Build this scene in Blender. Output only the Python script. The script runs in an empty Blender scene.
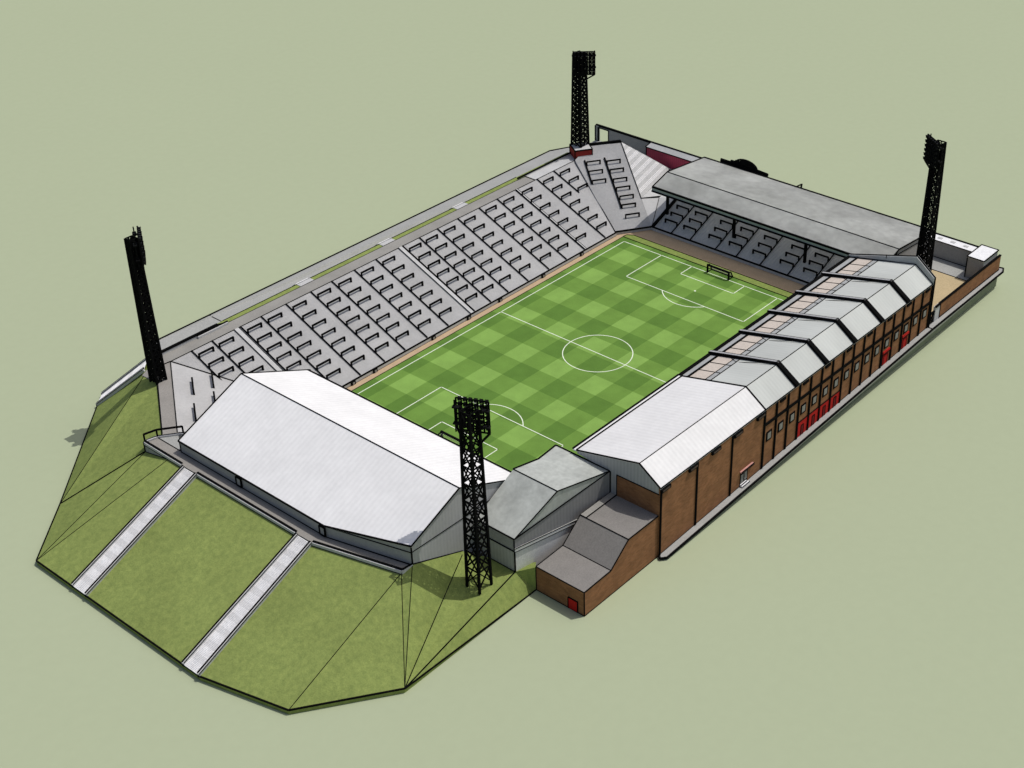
import bpy, bmesh, math, random
from mathutils import Vector, Matrix
random.seed(4)
S = bpy.context.scene
COL = S.collection
R = math.radians

# ------------------------------------------------------------------ materials
def srgb(r, g, b):
    f = lambda c: (c/255/12.92) if c/255 <= .04045 else ((c/255+.055)/1.055)**2.4
    return (f(r), f(g), f(b), 1)

class NT:
    def __init__(s, name):
        s.m = bpy.data.materials.new(name); s.m.use_nodes = True
        s.t = s.m.node_tree; s.n = s.t.nodes; s.b = s.n['Principled BSDF']
        s.co = s.n.new('ShaderNodeTexCoord').outputs['Object']
    def link(s, a, b): s.t.links.new(a, b)
    def noise(s, scale, detail=4, stretch=None, rough=.55):
        v = s.co
        if stretch:
            mp = s.n.new('ShaderNodeMapping'); mp.inputs['Scale'].default_value = stretch
            s.link(v, mp.inputs['Vector']); v = mp.outputs['Vector']
        x = s.n.new('ShaderNodeTexNoise'); x.inputs['Scale'].default_value = scale
        x.inputs['Detail'].default_value = detail; x.inputs['Roughness'].default_value = rough
        s.link(v, x.inputs['Vector']); return x.outputs['Fac']
    def ramp(s, fac, stops):
        r = s.n.new('ShaderNodeValToRGB'); e = r.color_ramp.elements
        while len(e) < len(stops): e.new(.5)
        for el, (p, c) in zip(e, stops): el.position = p; el.color = c
        s.link(fac, r.inputs['Fac']); return r.outputs['Color']
    def mix(s, a, b, fac, mode='MIX'):
        m = s.n.new('ShaderNodeMix'); m.data_type = 'RGBA'; m.blend_type = mode
        for sock, v in ((m.inputs[0], fac), (m.inputs[6], a), (m.inputs[7], b)):
            if isinstance(v, (int, float, tuple)): sock.default_value = v
            else: s.link(v, sock)
        return m.outputs[2]
    def math(s, op, a, b=None):
        m = s.n.new('ShaderNodeMath'); m.operation = op
        for i, v in ((0, a), (1, b)):
            if v is None: continue
            if isinstance(v, (int, float)): m.inputs[i].default_value = v
            else: s.link(v, m.inputs[i])
        return m.outputs[0]
    def xyz(s):
        x = s.n.new('ShaderNodeSeparateXYZ'); s.link(s.co, x.inputs[0]); return x.outputs
    def bump(s, h, strength=.3, dist=.05):
        b = s.n.new('ShaderNodeBump'); b.inputs['Strength'].default_value = strength
        b.inputs['Distance'].default_value = dist
        s.link(h, b.inputs['Height']); s.link(b.outputs['Normal'], s.b.inputs['Normal'])
    def done(s, col, rough=.9, spec=.2):
        if isinstance(col, tuple): s.b.inputs['Base Color'].default_value = col
        else: s.link(col, s.b.inputs['Base Color'])
        s.b.inputs['Roughness'].default_value = rough
        s.b.inputs['Specular IOR Level'].default_value = spec
        return s.m

def sc(c, k): return (c[0]*k, c[1]*k, c[2]*k, 1)

def mottled(name, c, lo=.85, hi=1.1, scale=.25, stretch=None, fine=3., rough=.9, bump=0., spec=.2, fineamt=.12):
    t = NT(name)
    a = t.ramp(t.noise(scale, 5, stretch), [(.3, sc(c, lo)), (.7, sc(c, hi))])
    f = t.ramp(t.noise(fine, 3, stretch), [(.3, (1-fineamt,)*3+(1,)), (.7, (1+fineamt,)*3+(1,))])
    col = t.mix(a, f, 1., 'MULTIPLY')
    if bump: t.bump(t.noise(fine*2, 3), bump)
    return t.done(col, rough, spec)

def corrugated(name, c, axis, pitch, amt=.05, lo=.94, hi=1.03, bump=.25, scale=.12, fine=.8, stretch=None):
    """metal sheeting: ribs repeating along one object axis, with weathering"""
    t = NT(name)
    x = t.xyz()[axis]
    w = t.math('SINE', t.math('MULTIPLY', x, 2*math.pi/pitch))
    w01 = t.math('ADD', t.math('MULTIPLY', w, .5), .5)
    a = t.ramp(t.noise(scale, 5, stretch), [(.3, sc(c, lo)), (.7, sc(c, hi))])
    b = t.ramp(t.noise(fine, 4, stretch), [(.3, (.96,.96,.96,1)), (.7, (1.03,1.03,1.03,1))])
    a = t.mix(a, b, 1., 'MULTIPLY')
    col = t.mix(a, t.ramp(w01, [(0, (1-amt,)*3+(1,)), (1, (1+amt*.4,)*3+(1,))]), 1., 'MULTIPLY')
    t.bump(w01, bump, .06)
    return t.done(col, .6, .25)

def brick(name, c1, c2, mortar):
    t = NT(name)
    cb = t.n.new('ShaderNodeCombineXYZ'); o = t.xyz()
    t.link(t.math('ADD', o[0], o[1]), cb.inputs[0]); t.link(o[2], cb.inputs[1])
    b = t.n.new('ShaderNodeTexBrick'); b.inputs['Scale'].default_value = 1.
    b.inputs['Color1'].default_value = c1; b.inputs['Color2'].default_value = c2
    b.inputs['Mortar'].default_value = mortar; b.inputs['Mortar Size'].default_value = .03
    b.inputs['Brick Width'].default_value = 1.1; b.inputs['Row Height'].default_value = .4
    t.link(cb.outputs[0], b.inputs['Vector'])
    v = t.ramp(t.noise(.35, 5), [(.3, (.82,.82,.82,1)), (.7, (1.15,1.12,1.1,1))])
    return t.done(t.mix(b.outputs['Color'], v, 1., 'MULTIPLY'), .95, .1)

def pitch_mat():
    """mown chequer: 7.3 m cross bands and 6.15 m long bands, each pass of the mower leaving the blades leaning"""
    t = NT('mown_grass'); o = t.xyz()
    def band(x, off, w):
        q = t.math('FRACT', t.math('DIVIDE', t.math('ADD', x, off), 2*w))
        return t.math('LESS_THAN', q, .5)
    a = band(o[0], -2.3+7.3/2+146, 7.3); b = band(o[1], -3.1+6.15/2+123, 6.15)
    s = t.math('MULTIPLY', t.math('ADD', a, b), .5)
    col = t.ramp(s, [(0, PG[0]), (.5, PG[1]), (1, PG[2])])
    n = t.ramp(t.noise(.22, 6), [(.3, (.9,.9,.9,1)), (.7, (1.08,1.08,1.08,1))])
    f = t.ramp(t.noise(2.5, 3, (1, 3, 1)), [(.3, (.92,.92,.92,1)), (.7, (1.07,1.07,1.07,1))])
    return t.done(t.mix(t.mix(col, n, 1., 'MULTIPLY'), f, 1., 'MULTIPLY'), .95, .1)

PG = [(.108,.212,.038,1), (.150,.275,.052,1), (.225,.385,.085,1)]
def bankgrass(name, c, lo=.8, hi=1.18):
    t = NT(name)
    a = t.ramp(t.noise(.09, 6), [(.32, sc(c, lo)), (.68, sc(c, hi))])
    f = t.ramp(t.noise(.9, 5, (1, 1, .4)), [(.3, (.84,.86,.84,1)), (.7, (1.16,1.13,1.1,1))])
    g = t.ramp(t.noise(3.5, 2), [(.3, (.9,.9,.9,1)), (.7, (1.1,1.1,1.1,1))])
    t.bump(t.noise(2.2, 4), .5, .15)
    return t.done(t.mix(t.mix(a, f, 1., 'MULTIPLY'), g, 1., 'MULTIPLY'), 1., .05)

def stair_mat(name, c, axis=0, pitch=3.2, slope=0.):
    return mottled(name, c, .93, 1.03, .3, rough=.8)

M = {}
M['ink'] = mottled('black_iron', (.005,.005,.005,1), .8, 1.2, rough=.9, spec=.03)
M['steel'] = mottled('dark_steel', (.008,.008,.008,1), .8, 1.3, rough=.8, spec=.08)
M['ground'] = mottled('dry_ground', (.405,.452,.298,1), .995, 1.005, .012, fine=.4, fineamt=.012, rough=1., spec=0.)
M['pitch'] = pitch_mat()
M['line'] = mottled('white_line_paint', (.80,.86,.70,1), .95, 1.04)
M['margin'] = bankgrass('margin_grass', (.215,.275,.075,1), .9, 1.1)
M['bank'] = bankgrass('rough_bank_grass', (.235,.29,.088,1), .93, 1.07)
M['cinder'] = mottled('tan_cinder', (.50,.37,.235,1), .92, 1.06, .3, rough=1.)
M['conc'] = mottled('terrace_concrete', (.50,.497,.49,1), .9, 1.06, .12, fine=1.6, fineamt=.05)
M['conc_east'] = mottled('covered_terrace_concrete', (.50,.497,.49,1), .92, 1.05, .15)
M['conc_light'] = mottled('light_concrete', (.52,.52,.51,1), .93, 1.05, .2)
M['walk'] = mottled('walkway_concrete', (.30,.29,.265,1), .9, 1.08, .2)
M['walk_brown'] = mottled('walkway_brown_concrete', (.30,.283,.258,1), .92, 1.06, .25)
M['pave'] = mottled('paving_concrete', (.375,.378,.36,1), .94, 1.05, .15)
M['stair'] = mottled('stair_concrete', (.80,.795,.79,1), .9, 1.04, .45)
M['white_x'] = corrugated('white_roof_sheet', (.87,.862,.85,1), 1, 1.2, .035)
M['white_y'] = corrugated('white_roof_sheet_main', (.79,.783,.77,1), 0, 1.2, .035)
M['grey_main'] = corrugated('weathered_roof_sheet', (.585,.605,.57,1), 0, 1.05, .03, .80, 1.06, .2, .10, .5, (.5,.14,.3))
M['asb'] = mottled('asbestos_roof', (.395,.41,.395,1), .72, 1.12, .085, (1,.6,1), fine=.6, fineamt=.1, rough=.9)
M['asb_corner'] = mottled('stained_cement_roof', (.455,.475,.44,1), .78, 1.1, .16, fine=.9, fineamt=.1)
M['rooflight'] = mottled('pink_rooflight', (.60,.53,.46,1), .94, 1.04, .3)
M['gutter'] = mottled('grey_gutter', (.40,.41,.405,1), .9, 1.06, .3)
M['clad'] = corrugated('grey_cladding', (.42,.42,.42,1), 1, .9, .10, .95, 1.03)
M['clad_x'] = corrugated('grey_cladding_side', (.42,.42,.42,1), 0, .9, .05, .95, 1.03)
M['clad_cs'] = corrugated('dull_grey_cladding', (.24,.24,.24,1), 0, .9, .07, .95, 1.03)
M['clad_dk'] = mottled('dark_grey_cladding', (.33,.33,.325,1), .95, 1.04)
M['render'] = mottled('pale_render', (.62,.625,.60,1), .94, 1.04, .2)
M['brick'] = brick('brown_brick', (.295,.144,.068,1), (.22,.103,.048,1), (.25,.143,.083,1))
M['brick_red'] = mottled('red_painted_brick', (.30,.03,.024,1), .9, 1.1)
M['red'] = mottled('red_door_paint', (.42,.013,.009,1), .92, 1.05)
M['reddk'] = mottled('dark_red_door', (.13,.012,.01,1), .92, 1.05)
M['crimson'] = corrugated('crimson_sheet', (.44,.05,.095,1), 1, .8, .12, .95, 1.05)
M['pink'] = mottled('pink_canopy_felt', (.56,.29,.25,1), .95, 1.05)
M['stair_worn'] = mottled('worn_stair_concrete', (.70,.695,.69,1), .93, 1.04, .45)
M['shade_base'] = mottled('footing_painted_shade', (.20,.225,.155,1), .9, 1.1)  # darkened tone paints in the shade below the pavement slab
M['glass'] = mottled('window_glass', (.22,.215,.205,1), .9, 1.1, rough=.35, spec=.25)
M['frame'] = mottled('window_frame', (.075,.055,.042,1), .9, 1.1)
M['brownroof'] = mottled('flat_roof_felt', (.235,.222,.205,1), .93, 1.05, .3)
M['sand'] = mottled('sandy_yard', (.50,.40,.235,1), .94, 1.05, .2)
M['white'] = mottled('white_paint', (.82,.82,.82,1), .97, 1.02)
M['net'] = mottled('grey_net_cord', (.35,.36,.34,1))
M['lamp'] = mottled('lamp_housing', (.012,.012,.012,1), rough=.6, spec=.15)
M['grey_w'] = mottled('grey_wall_render', (.34,.34,.33,1), .94, 1.04, .3)

def translucent(name, c, t_amt):
    # weathered sheeting, translucency added so sunlight brightens the terrace below
    m = mottled(name, c, .68, 1.14, .11, (.8,.6,1), fine=.7, fineamt=.14); m.name = name
    nt = m.node_tree; out = nt.nodes['Material Output']; pb = nt.nodes['Principled BSDF']
    tr = nt.nodes.new('ShaderNodeBsdfTranslucent'); tr.inputs['Color'].default_value = (.95,.95,.93,1)
    mx = nt.nodes.new('ShaderNodeMixShader'); mx.inputs[0].default_value = t_amt
    nt.links.new(pb.outputs[0], mx.inputs[1]); nt.links.new(tr.outputs[0], mx.inputs[2]); nt.links.new(mx.outputs[0], out.inputs['Surface'])
    return m
M['asb_sheet'] = translucent('fill_light_roof_sheet', (.50,.51,.48,1), .34)

# ------------------------------------------------------------------ mesh helper
class MB:
    def __init__(s): s.v = []; s.f = []; s.fm = []; s.mats = []
    def mi(s, m):
        if m not in s.mats: s.mats.append(m)
        return s.mats.index(m)
    def poly(s, pts, m):
        i = len(s.v); s.v += [Vector(p) for p in pts]
        s.f.append(tuple(range(i, i+len(pts)))); s.fm.append(s.mi(m)); return s
    def slab(s, pts, t, m, side=None):
        """closed sheet: polygon on top, dropped straight down by t"""
        b = [Vector(p)-Vector((0,0,t)) for p in pts]
        n = Vector((0,0,0)); P = [Vector(p) for p in pts]
        for a, c in zip(P, P[1:]+P[:1]): n += a.cross(c)
        if n.z < 0: P.reverse(); b.reverse()
        s.poly(P, m); s.poly(b[::-1], side or m)
        for k in range(len(P)):
            j = (k+1) % len(P); s.poly([P[k], b[k], b[j], P[j]], side or m)
        return s
    def wall(s, pts, off, m):
        """closed upright plate: polygon pushed by vector off"""
        P = [Vector(p) for p in pts]; B = [p+Vector(off) for p in P]
        n = Vector((0,0,0))
        for a, c in zip(P, P[1:]+P[:1]): n += (a-P[0]).cross(c-P[0])
        if n.dot(Vector(off)) > 0: P.reverse(); B.reverse()
        s.poly(P, m); s.poly(B[::-1], m)
        for k in range(len(P)):
            j = (k+1) % len(P); s.poly([P[k], B[k], B[j], P[j]], m)
        return s
    def box(s, c, d, m, rot=0.):
        M_ = Matrix.Rotation(rot, 3, 'Z'); c = Vector(c); x, y, z = (k/2 for k in d)
        q = [c + M_ @ Vector((a*x, b*y, e*z)) for e in (-1, 1) for a, b in ((-1,-1),(1,-1),(1,1),(-1,1))]
        for idx in ((3,2,1,0),(4,5,6,7),(0,1,5,4),(1,2,6,5),(2,3,7,6),(3,0,4,7)): s.poly([q[i] for i in idx], m)
        return s
    def bx(s, x0, x1, y0, y1, z0, z1, m):
        return s.box(((x0+x1)/2,(y0+y1)/2,(z0+z1)/2), (abs(x1-x0),abs(y1-y0),abs(z1-z0)), m)
    def bar(s, a, b, w, m, h=None, up=(0,0,1)):
        a, b = Vector(a), Vector(b); d = b-a
        if d.length < 1e-6: return s
        d.normalize(); u = Vector(up)
        if abs(d.dot(u)) > .98: u = Vector((1,0,0))
        r = d.cross(u).normalized(); u = r.cross(d); h = h or w
        q = [p + r*(i*w/2) + u*(j*h/2) for p in (a, b) for i, j in ((-1,-1),(1,-1),(1,1),(-1,1))]
        for idx in ((0,1,2,3),(7,6,5,4),(0,4,5,1),(1,5,6,2),(2,6,7,3),(3,7,4,0)): s.poly([q[i] for i in idx], m)
        return s
    def line(s, pts, w=.2, m='ink', close=False):
        """thin dark flashing laid along an edge"""
        pts = list(pts) + ([pts[0]] if close else [])
        for a, b in zip(pts, pts[1:]): s.bar(a, b, w, m)
        return s
    def build(s, name, parent=None, kind=None):
        off = Vector((0,0,0)); p = parent
        while p is not None: off += p.location; p = p.parent
        me = bpy.data.meshes.new(name)
        me.from_pydata([tuple(v-off) for v in s.v], [], s.f)
        for m in s.mats: me.materials.append(M[m])
        me.polygons.foreach_set('material_index', s.fm)
        me.update()
        o = bpy.data.objects.new(name, me); COL.objects.link(o)
        if parent: o.parent = parent
        if kind: o['kind'] = kind
        return o

def tag(o, label, cat, group=None):
    o['label'] = label; o['category'] = cat
    if group: o['group'] = group
    return o
def thing(name, label, cat, loc=(0,0,0), group=None):
    o = bpy.data.objects.new(name, None); o.empty_display_size = .5; COL.objects.link(o); o.location = loc
    return tag(o, label, cat, group)
def place(src, loc, rz=0., sx=1.):
    o = src.copy(); COL.objects.link(o); o.location = loc; o.rotation_euler = (0,0,rz); o.scale = (sx,1,1); return o

THIN, MID, THICK = .24, .34, .6

# ------------------------------------------------------------------ ground and terrain
g = MB(); g.poly([(-4000,-4000,0),(4000,-4000,0),(4000,4000,0),(-4000,4000,0)], 'ground'); g.build('ground', kind='structure')

p = MB()
p.poly([(-56,-38.5,0.02),(56,-38.5,.02),(56,36.1,.02),(-56,36.1,.02)], 'pitch')
p.build('pitch', kind='structure')
p = MB()   # lighter grass strip behind the far goal line and cinder track
p.poly([(56,-38.5,.016),(58.8,-38.5,.016),(58.8,34.3,.016),(57.6,36.1,.016),(56,36.1,.016)], 'margin')
p.poly([(-59,-38.5,.016),(-56,-38.5,.016),(-56,36.1,.016),(-59,36.1,.016)], 'margin')
p.line([(56,-38.5,.03),(56,35.9,.03)], .22); p.line([(58.8,-38.5,.03),(58.8,34.3,.03),(57.6,36.1,.03),(56,36.2,.03)], .22)
p.line([(-59,36.15,.03),(56,36.15,.03)], .16)
p.build('grass_verge', kind='structure')
p = MB(); p.poly([(-68,-38.5,.012),(66.5,-38.5,.012),(66.5,32.5,.012),(57,39,.012),(-68,39,.012)], 'cinder')
p.build('cinder_track', kind='structure')

# painted markings: each a flat strip on the turf
L2, W2 = 53.815, 34.03
lm = MB(); zl = .026; lw = .24
def strip(x0, y0, x1, y1):
    d = Vector((x1-x0, y1-y0, 0)).normalized()*lw/2; n = Vector((-d.y, d.x, 0))
    lm.poly([Vector((x0,y0,zl))-d-n, Vector((x1,y1,zl))+d-n, Vector((x1,y1,zl))+d+n, Vector((x0,y0,zl))-d+n], 'line')
def arc(cx, cy, r, a0, a1, n):
    for k in range(n):
        a, b = a0+(a1-a0)*k/n, a0+(a1-a0)*(k+1)/n
        lm.poly([(cx+q*math.cos(t), cy+q*math.sin(t), zl+.002) for q, t in ((r-lw/2,a),(r+lw/2,a),(r+lw/2,b),(r-lw/2,b))], 'line')
for y in (-W2, W2): strip(-L2, y, L2, y)
for x in (-L2, 0, L2): strip(x, -W2, x, W2)
arc(0,0,9.15,0,2*math.pi,64)
for s_ in (-1, 1):
    for d, w in ((16.5,20.16),(5.5,9.16)):
        x = s_*(L2-d); strip(s_*L2, w, x, w); strip(s_*L2, -w, x, -w); strip(x, -w, x, w)
    arc(s_*(L2-11), 0, .2, 0, 2*math.pi, 12)
    a = math.acos(5.5/9.15); c = math.pi if s_ > 0 else 0
    arc(s_*(L2-11), 0, 9.15, c-a, c+a, 24)
lm.build('pitch_markings', kind='structure')

# grass bank wrapped round the near end
Wp=(-140.8,37.6,1.1); SW1=(-140.7,-17.,1.1); SW2=(-135.85,-37.,1.1); Sp=(-118.2,-49.7,1.1)
Sb=(-80.25,-49.35,.0); bt=(-80.25,-49.35,6.0); cb=(-82.9,-46.1,4.8); cw=(-82.9,-38.9,4.8); P1=(-86.7,-35.1,7.); e_=(-100.7,-35.1,12.3)
d_=(-103.1,-34.4,11.5); c_=(-108.4,-14.3,11.5); cr2=(-108.4,33.,11.5); T1=(-108.3,41.7,9.7); K=(-126.1,51.2,.8); NW=(-97.6,78.6,.6)
tc=(-91.6,65.,11.8); wo1=(-91.4,59.9,11.8); wo2=(-103.7,41.5,11.8); wo3=(-105.3,41.3,11.8)
b = MB()
for f in ([NW,K,tc],[K,wo1,tc],[K,wo2,wo1],[K,T1,wo3,wo2],[K,Wp,T1],[Wp,cr2,T1],[Wp,SW1,c_,cr2],[SW1,SW2,d_,c_],[SW2,Sp,d_],[Sp,e_,d_],
          [Sp,P1,e_],[Sp,cw,P1],[Sp,cb,cw],[Sp,Sb,bt,cb]):
    b.poly(f, 'bank')
ring = [NW,K,Wp,SW1,SW2,Sp,Sb]
for a, c in zip(ring, ring[1:]): b.poly([a, (a[0],a[1],-.3), (c[0],c[1],-.3), c], 'bank')
b.poly([cb, bt, (-78,-47.5,5.), (-78,-46.7,4.5)], 'bank')
b.line(ring, .3)
for f in ([K,tc],[Sp,d_],[Sp,e_],[Wp,T1],[Wp,cr2],[SW2,d_]): b.line(f, .13)
b.line([K,T1], .3); b.line([Sp,cb], .2); b.line([Sp,(-89.5,-37.8,9.2)], .15); b.line([wo1,wo2], .34)
b.build('grass_bank', kind='structure')

# bank behind the long terrace, with the path at its foot
b = MB()
b.poly([(-80,69.4,11.92),(-80,71.3,11.92),(72,71.3,11.92),(72,69.4,11.92)], 'bank')
b.poly([(-80,71.3,11.92),(-78,84.5,.5),(86,84.5,.5),(72,71.3,11.92)], 'bank')
b.poly([(-80,69.4,11.92),(-93.6,82,.5),(-78,84.5,.5),(-80,71.3,11.92)], 'bank')
b.poly([(-80,69.4,11.9),(-86.4,69.6,11.5),(-93.6,82,.5)], 'bank')
b.poly([(-86.4,69.6,11.5),(-91.6,65.,11.6),NW,(-93.6,82,.5)], 'bank')
b.line([(-63,69.5,11.95),(48,69.5,11.95)], .18); b.line([(-63,71.3,11.95),(48,71.3,11.95)], .18)
b.build('rear_bank', kind='structure')
b = MB()
b.slab([(-71.5,83,.5),(-71.5,93.3,.5),(88.7,93.3,.5),(98.2,84,2.5),(98.2,80,3.0),(84,83,.8)], .5, 'pave')
b.line([(-71.5,83,.55),(-71.5,93.3,.55),(88.7,93.3,.55),(98.2,84,2.5)], .42)
b.line([(88.7,93.3,.6),(92,86,.9)], .2); b.line([(-52,84.8,.56),(-52,93.2,.56)], .2)
b.build('rear_path', kind='structure')

# raised ground at the far end
b = MB()
b.slab([(58.6,-63.2,4.75),(87.6,-63.2,4.75),(87.6,-46.3,4.75),(58.6,-46.3,4.75)], 5., 'sand')
b.line([(87.6,-46.3,4.77),(87.6,-63,4.77)], .2)
b.build('sandy_yard', kind='structure')
b = MB()
b.slab([(87.6,-63.2,4.74),(98.2,-63.2,4.74),(98.2,81,4.74),(86,81,4.74),(84.5,62,4.74),(71.3,41.5,4.9),(77,36,4.9),(92,32.4,4.74),(92,-46.3,4.74),(87.6,-46.3,4.74)], 5., 'pave')
b.build('far_apron', kind='structure')

# main stand pavement climbing towards the far end
yw = lambda x: -62.6-1.2*(x+55.9)/113
zp = lambda x: .55+(x+55.9)*.0425
b = MB()
pv = [(-55.8,yw(-55.8)-.02,zp(-55.8)),(-56.6,-63.5,zp(-56.6)),(-55.4,-64.5,zp(-55.4)),(57.5,-65.5,zp(57.5)),(98.4,-65.2,5.05),(100.2,-64.4,5.05),(99.8,-62.8,5.05),(98.2,-62.3,5.05),(57.5,yw(57.5)-.02,zp(57.5))]
b.slab(pv, .32, 'pave')
b.line(pv[:7], .4); b.line([(57.5,-63.9,zp(57.5)+.02),(57.5,-65.5,zp(57.5)+.02)], .25)
b.build('pavement', kind='structure')
b = MB()   # footing below pavement and yard walls, shade painted into its colour
b.wall([(-55.8,yw(-55.8)-.03,0),(57.5,yw(57.5)-.03,0),(57.5,yw(57.5)-.03,zp(57.5)-.33),(-55.8,yw(-55.8)-.03,zp(-55.8)-.33)], (0,.3,0), 'shade_base')
b.wall([(57.5,-63.8,0),(98.4,-63.8,0),(98.4,-63.8,4.7),(57.5,-63.8,4.7)], (0,.3,0), 'shade_base')
b.build('shade_footing', kind='structure')

# ------------------------------------------------------------------ terraces
def lin(a, b, t): return a+(b-a)*t
def terrace_mesh(o, d, n, z0, slope, T, sl, sr, m, steps, nose=None):
    """stepped deck: o front origin, d along, n up-slope; sl/sr give the ends of each step"""
    b = MB(); o = Vector((o[0],o[1],0)); d = Vector((d[0],d[1],0)); n = Vector((n[0],n[1],0)); h = T/steps
    P = lambda s, t, z: o+d*s+n*t+Vector((0,0,z))
    for k in range(steps):
        t0, t1 = k*h, (k+1)*h; z = z0+slope*(t0+h*.5); zb = z0+slope*(t0-h*.5)
        if k == 0: zb = z0-.9
        b.poly([P(sl(t0),t0,z), P(sr(t0),t0,z), P(sr(t1),t1,z), P(sl(t1),t1,z)], m)
        b.poly([P(sl(t0),t0,zb), P(sr(t0),t0,zb), P(sr(t0),t0,z), P(sl(t0),t0,z)], m)
        for sd in (sl, sr):
            b.poly([P(sd(t0),t0,z), P(sd(t1),t1,z), P(sd(t1),t1,-.2), P(sd(t0),t0,-.2)], m)
    zT = z0+slope*(T-h*.5); b.poly([P(sl(T),T,-.2),P(sl(T),T,zT),P(sr(T),T,zT),P(sr(T),T,-.2)], m)
    return b
def pw(pts):
    def f(t):
        for (t0,a),(t1,c) in zip(pts, pts[1:]):
            if t <= t1: return a+(c-a)*(t-t0)/(t1-t0)
        return pts[-1][1]
    return f

KS = .4164
kz = lambda y: .8+KS*(y-38.4)
kop = thing('open_terrace', 'long open concrete terrace with rows of black crush barriers beside the pitch', 'terrace', (0,52,0))
b = terrace_mesh((0,38.4),(1,0),(0,1),.8,KS,26.9, pw([(0,-64.4),(26.9,-83.5)]), pw([(0,55.3),(26.9,68.2)]), 'conc', 84)
b.line([(-64.4,38.4,.95),(-83.5,65.3,12.15)], .2); b.line([(55.3,38.4,.95),(68.2,65.3,12.15)], .2)
b.build('deck', kop)
cols = [-77.3,-71.1,-62.2,-55.6,-47.4,-39.0,-31.7,-23.6,-15.7,-5.6,.9,8.,16.3,25.2,32.9,41.,50.6,58.3]
for i, x in enumerate(cols):
    b = MB(); y0 = {-77.3:54.5,-71.1:48.3,58.3:55.}.get(x, 38.6)
    b.bar((x,y0,kz(y0)+.28),(x,65.2,kz(65.2)+.28), .26, 'ink', .3); b.build('aisle_dark_line', kop)  # thin dark bar drawn as a line down each aisle
for xa, xb in ((-64.2,-62.8),(-7.2,-5.9),(41.15,41.75)):
    b = MB(); b.wall([(xa,38.5,kz(38.5)-.3),(xa,65.2,kz(65.2)-.3),(xa,65.2,kz(65.2)+.3),(xa,38.5,kz(38.5)+.3)], (xb-xa,0,0), 'conc_light')
    b.line([(xa,38.5,kz(38.5)+.3),(xa,65.2,kz(65.2)+.3)], .14); b.line([(xb,38.5,kz(38.5)+.3),(xb,65.2,kz(65.2)+.3)], .14)
    b.build('gangway', kop)
b = MB(); b.bx(-64.4,55.3,38.1,38.38,-.1,.85,'conc_light'); b.line([(-64.4,38.25,1.0),(55.3,38.25,1.0)], .32); b.line([(-64.4,38.1,.05),(55.3,38.1,.05)], .1)
b.build('front_wall', kop)
for x in (-50.5,-43,-22,-8.5,4,22,39):
    b = MB(); b.bx(x-.7,x+.7,37.8,38.08,0,1.1,'ink'); b.bx(x-.3,x+.3,37.7,37.78,.15,.8,'walk'); b.build('pitch_gate', kop)
b = MB()
b.slab([(-83.5,65.3,12.0),(50,65.3,12.0),(50,69.5,12.0),(-84,69.5,12.0)], .5, 'walk')
b.slab([(50.01,65.3,12.02),(68.5,65.3,12.02),(72,69.5,12.02),(50.01,69.5,12.02)], .5, 'conc_light')
b.line([(-83.5,65.3,12.1),(68.5,65.3,12.1)], .13); b.line([(50,65.3,12.1),(50,69.5,12.1)], .2)
b.build('rear_walkway', kop)
b = MB()
b.bx(-84,-66,69.2,69.5,11.5,12.9,'conc_light'); b.line([(-84,69.4,12.95),(-66,69.4,12.95)], .55); b.line([(-66,69.35,12.9),(-63,69.35,12.2)], .3)
b.build('parapet', kop)
b = MB()
b.bx(-72.5,-63.2,68.6,69.15,12,12.6,'conc_light'); b.line([(-72.5,69.1,12.7),(-63,69.1,12.7)], .3)
b.build('parapet', kop)
b = MB()
b.bx(50,71,69.2,69.5,11.5,12.5,'conc_light'); b.line([(46.5,69.4,12.6),(71.5,69.4,12.6)], .42)
b.build('parapet', kop)

# near corner terrace
wct = thing('corner_terrace', 'plain concrete corner terrace with short barriers beside the white end roof', 'terrace', (-85,50,0))
dv = Vector((-.562,-.827,0)); nv = Vector((-.827,.562,0))
fo = Vector((-64.4,38.4,0)); back_a = Vector((-83.5,65.3,0)); back_b = Vector((-101.1,39.4,0))
Tw = (back_a-fo).dot(nv); s0 = (back_a-fo).dot(dv); s1 = (back_b-fo).dot(dv); WS = 11.2/Tw
b = terrace_mesh(fo, dv, nv, .8, WS, Tw, pw([(0,0),(Tw,s0)]), pw([(0,8),(Tw,s1)]), 'conc', 110)
b.line([(-83.5,65.3,12.1),(-101.1,39.4,12.1)], .2)
b.build('deck', wct)
b = MB(); b.slab([(-83.5,65.3,11.99),(-84,69.5,11.99),(-91.6,65.5,11.99),(-91.2,59.8,11.99),(-103.6,41.4,11.99),(-105.2,40.9,11.99),(-105.3,32.5,11.99),(-101.1,39.4,11.99)], .5, 'walk_brown')
b.line([(-83.5,65.3,12.1),(-88,65.8,12.1)], .2)
b.build('rear_walkway', wct)
wz = lambda x, y: .8+WS*((Vector((x,y,0))-fo).dot(nv))

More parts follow.
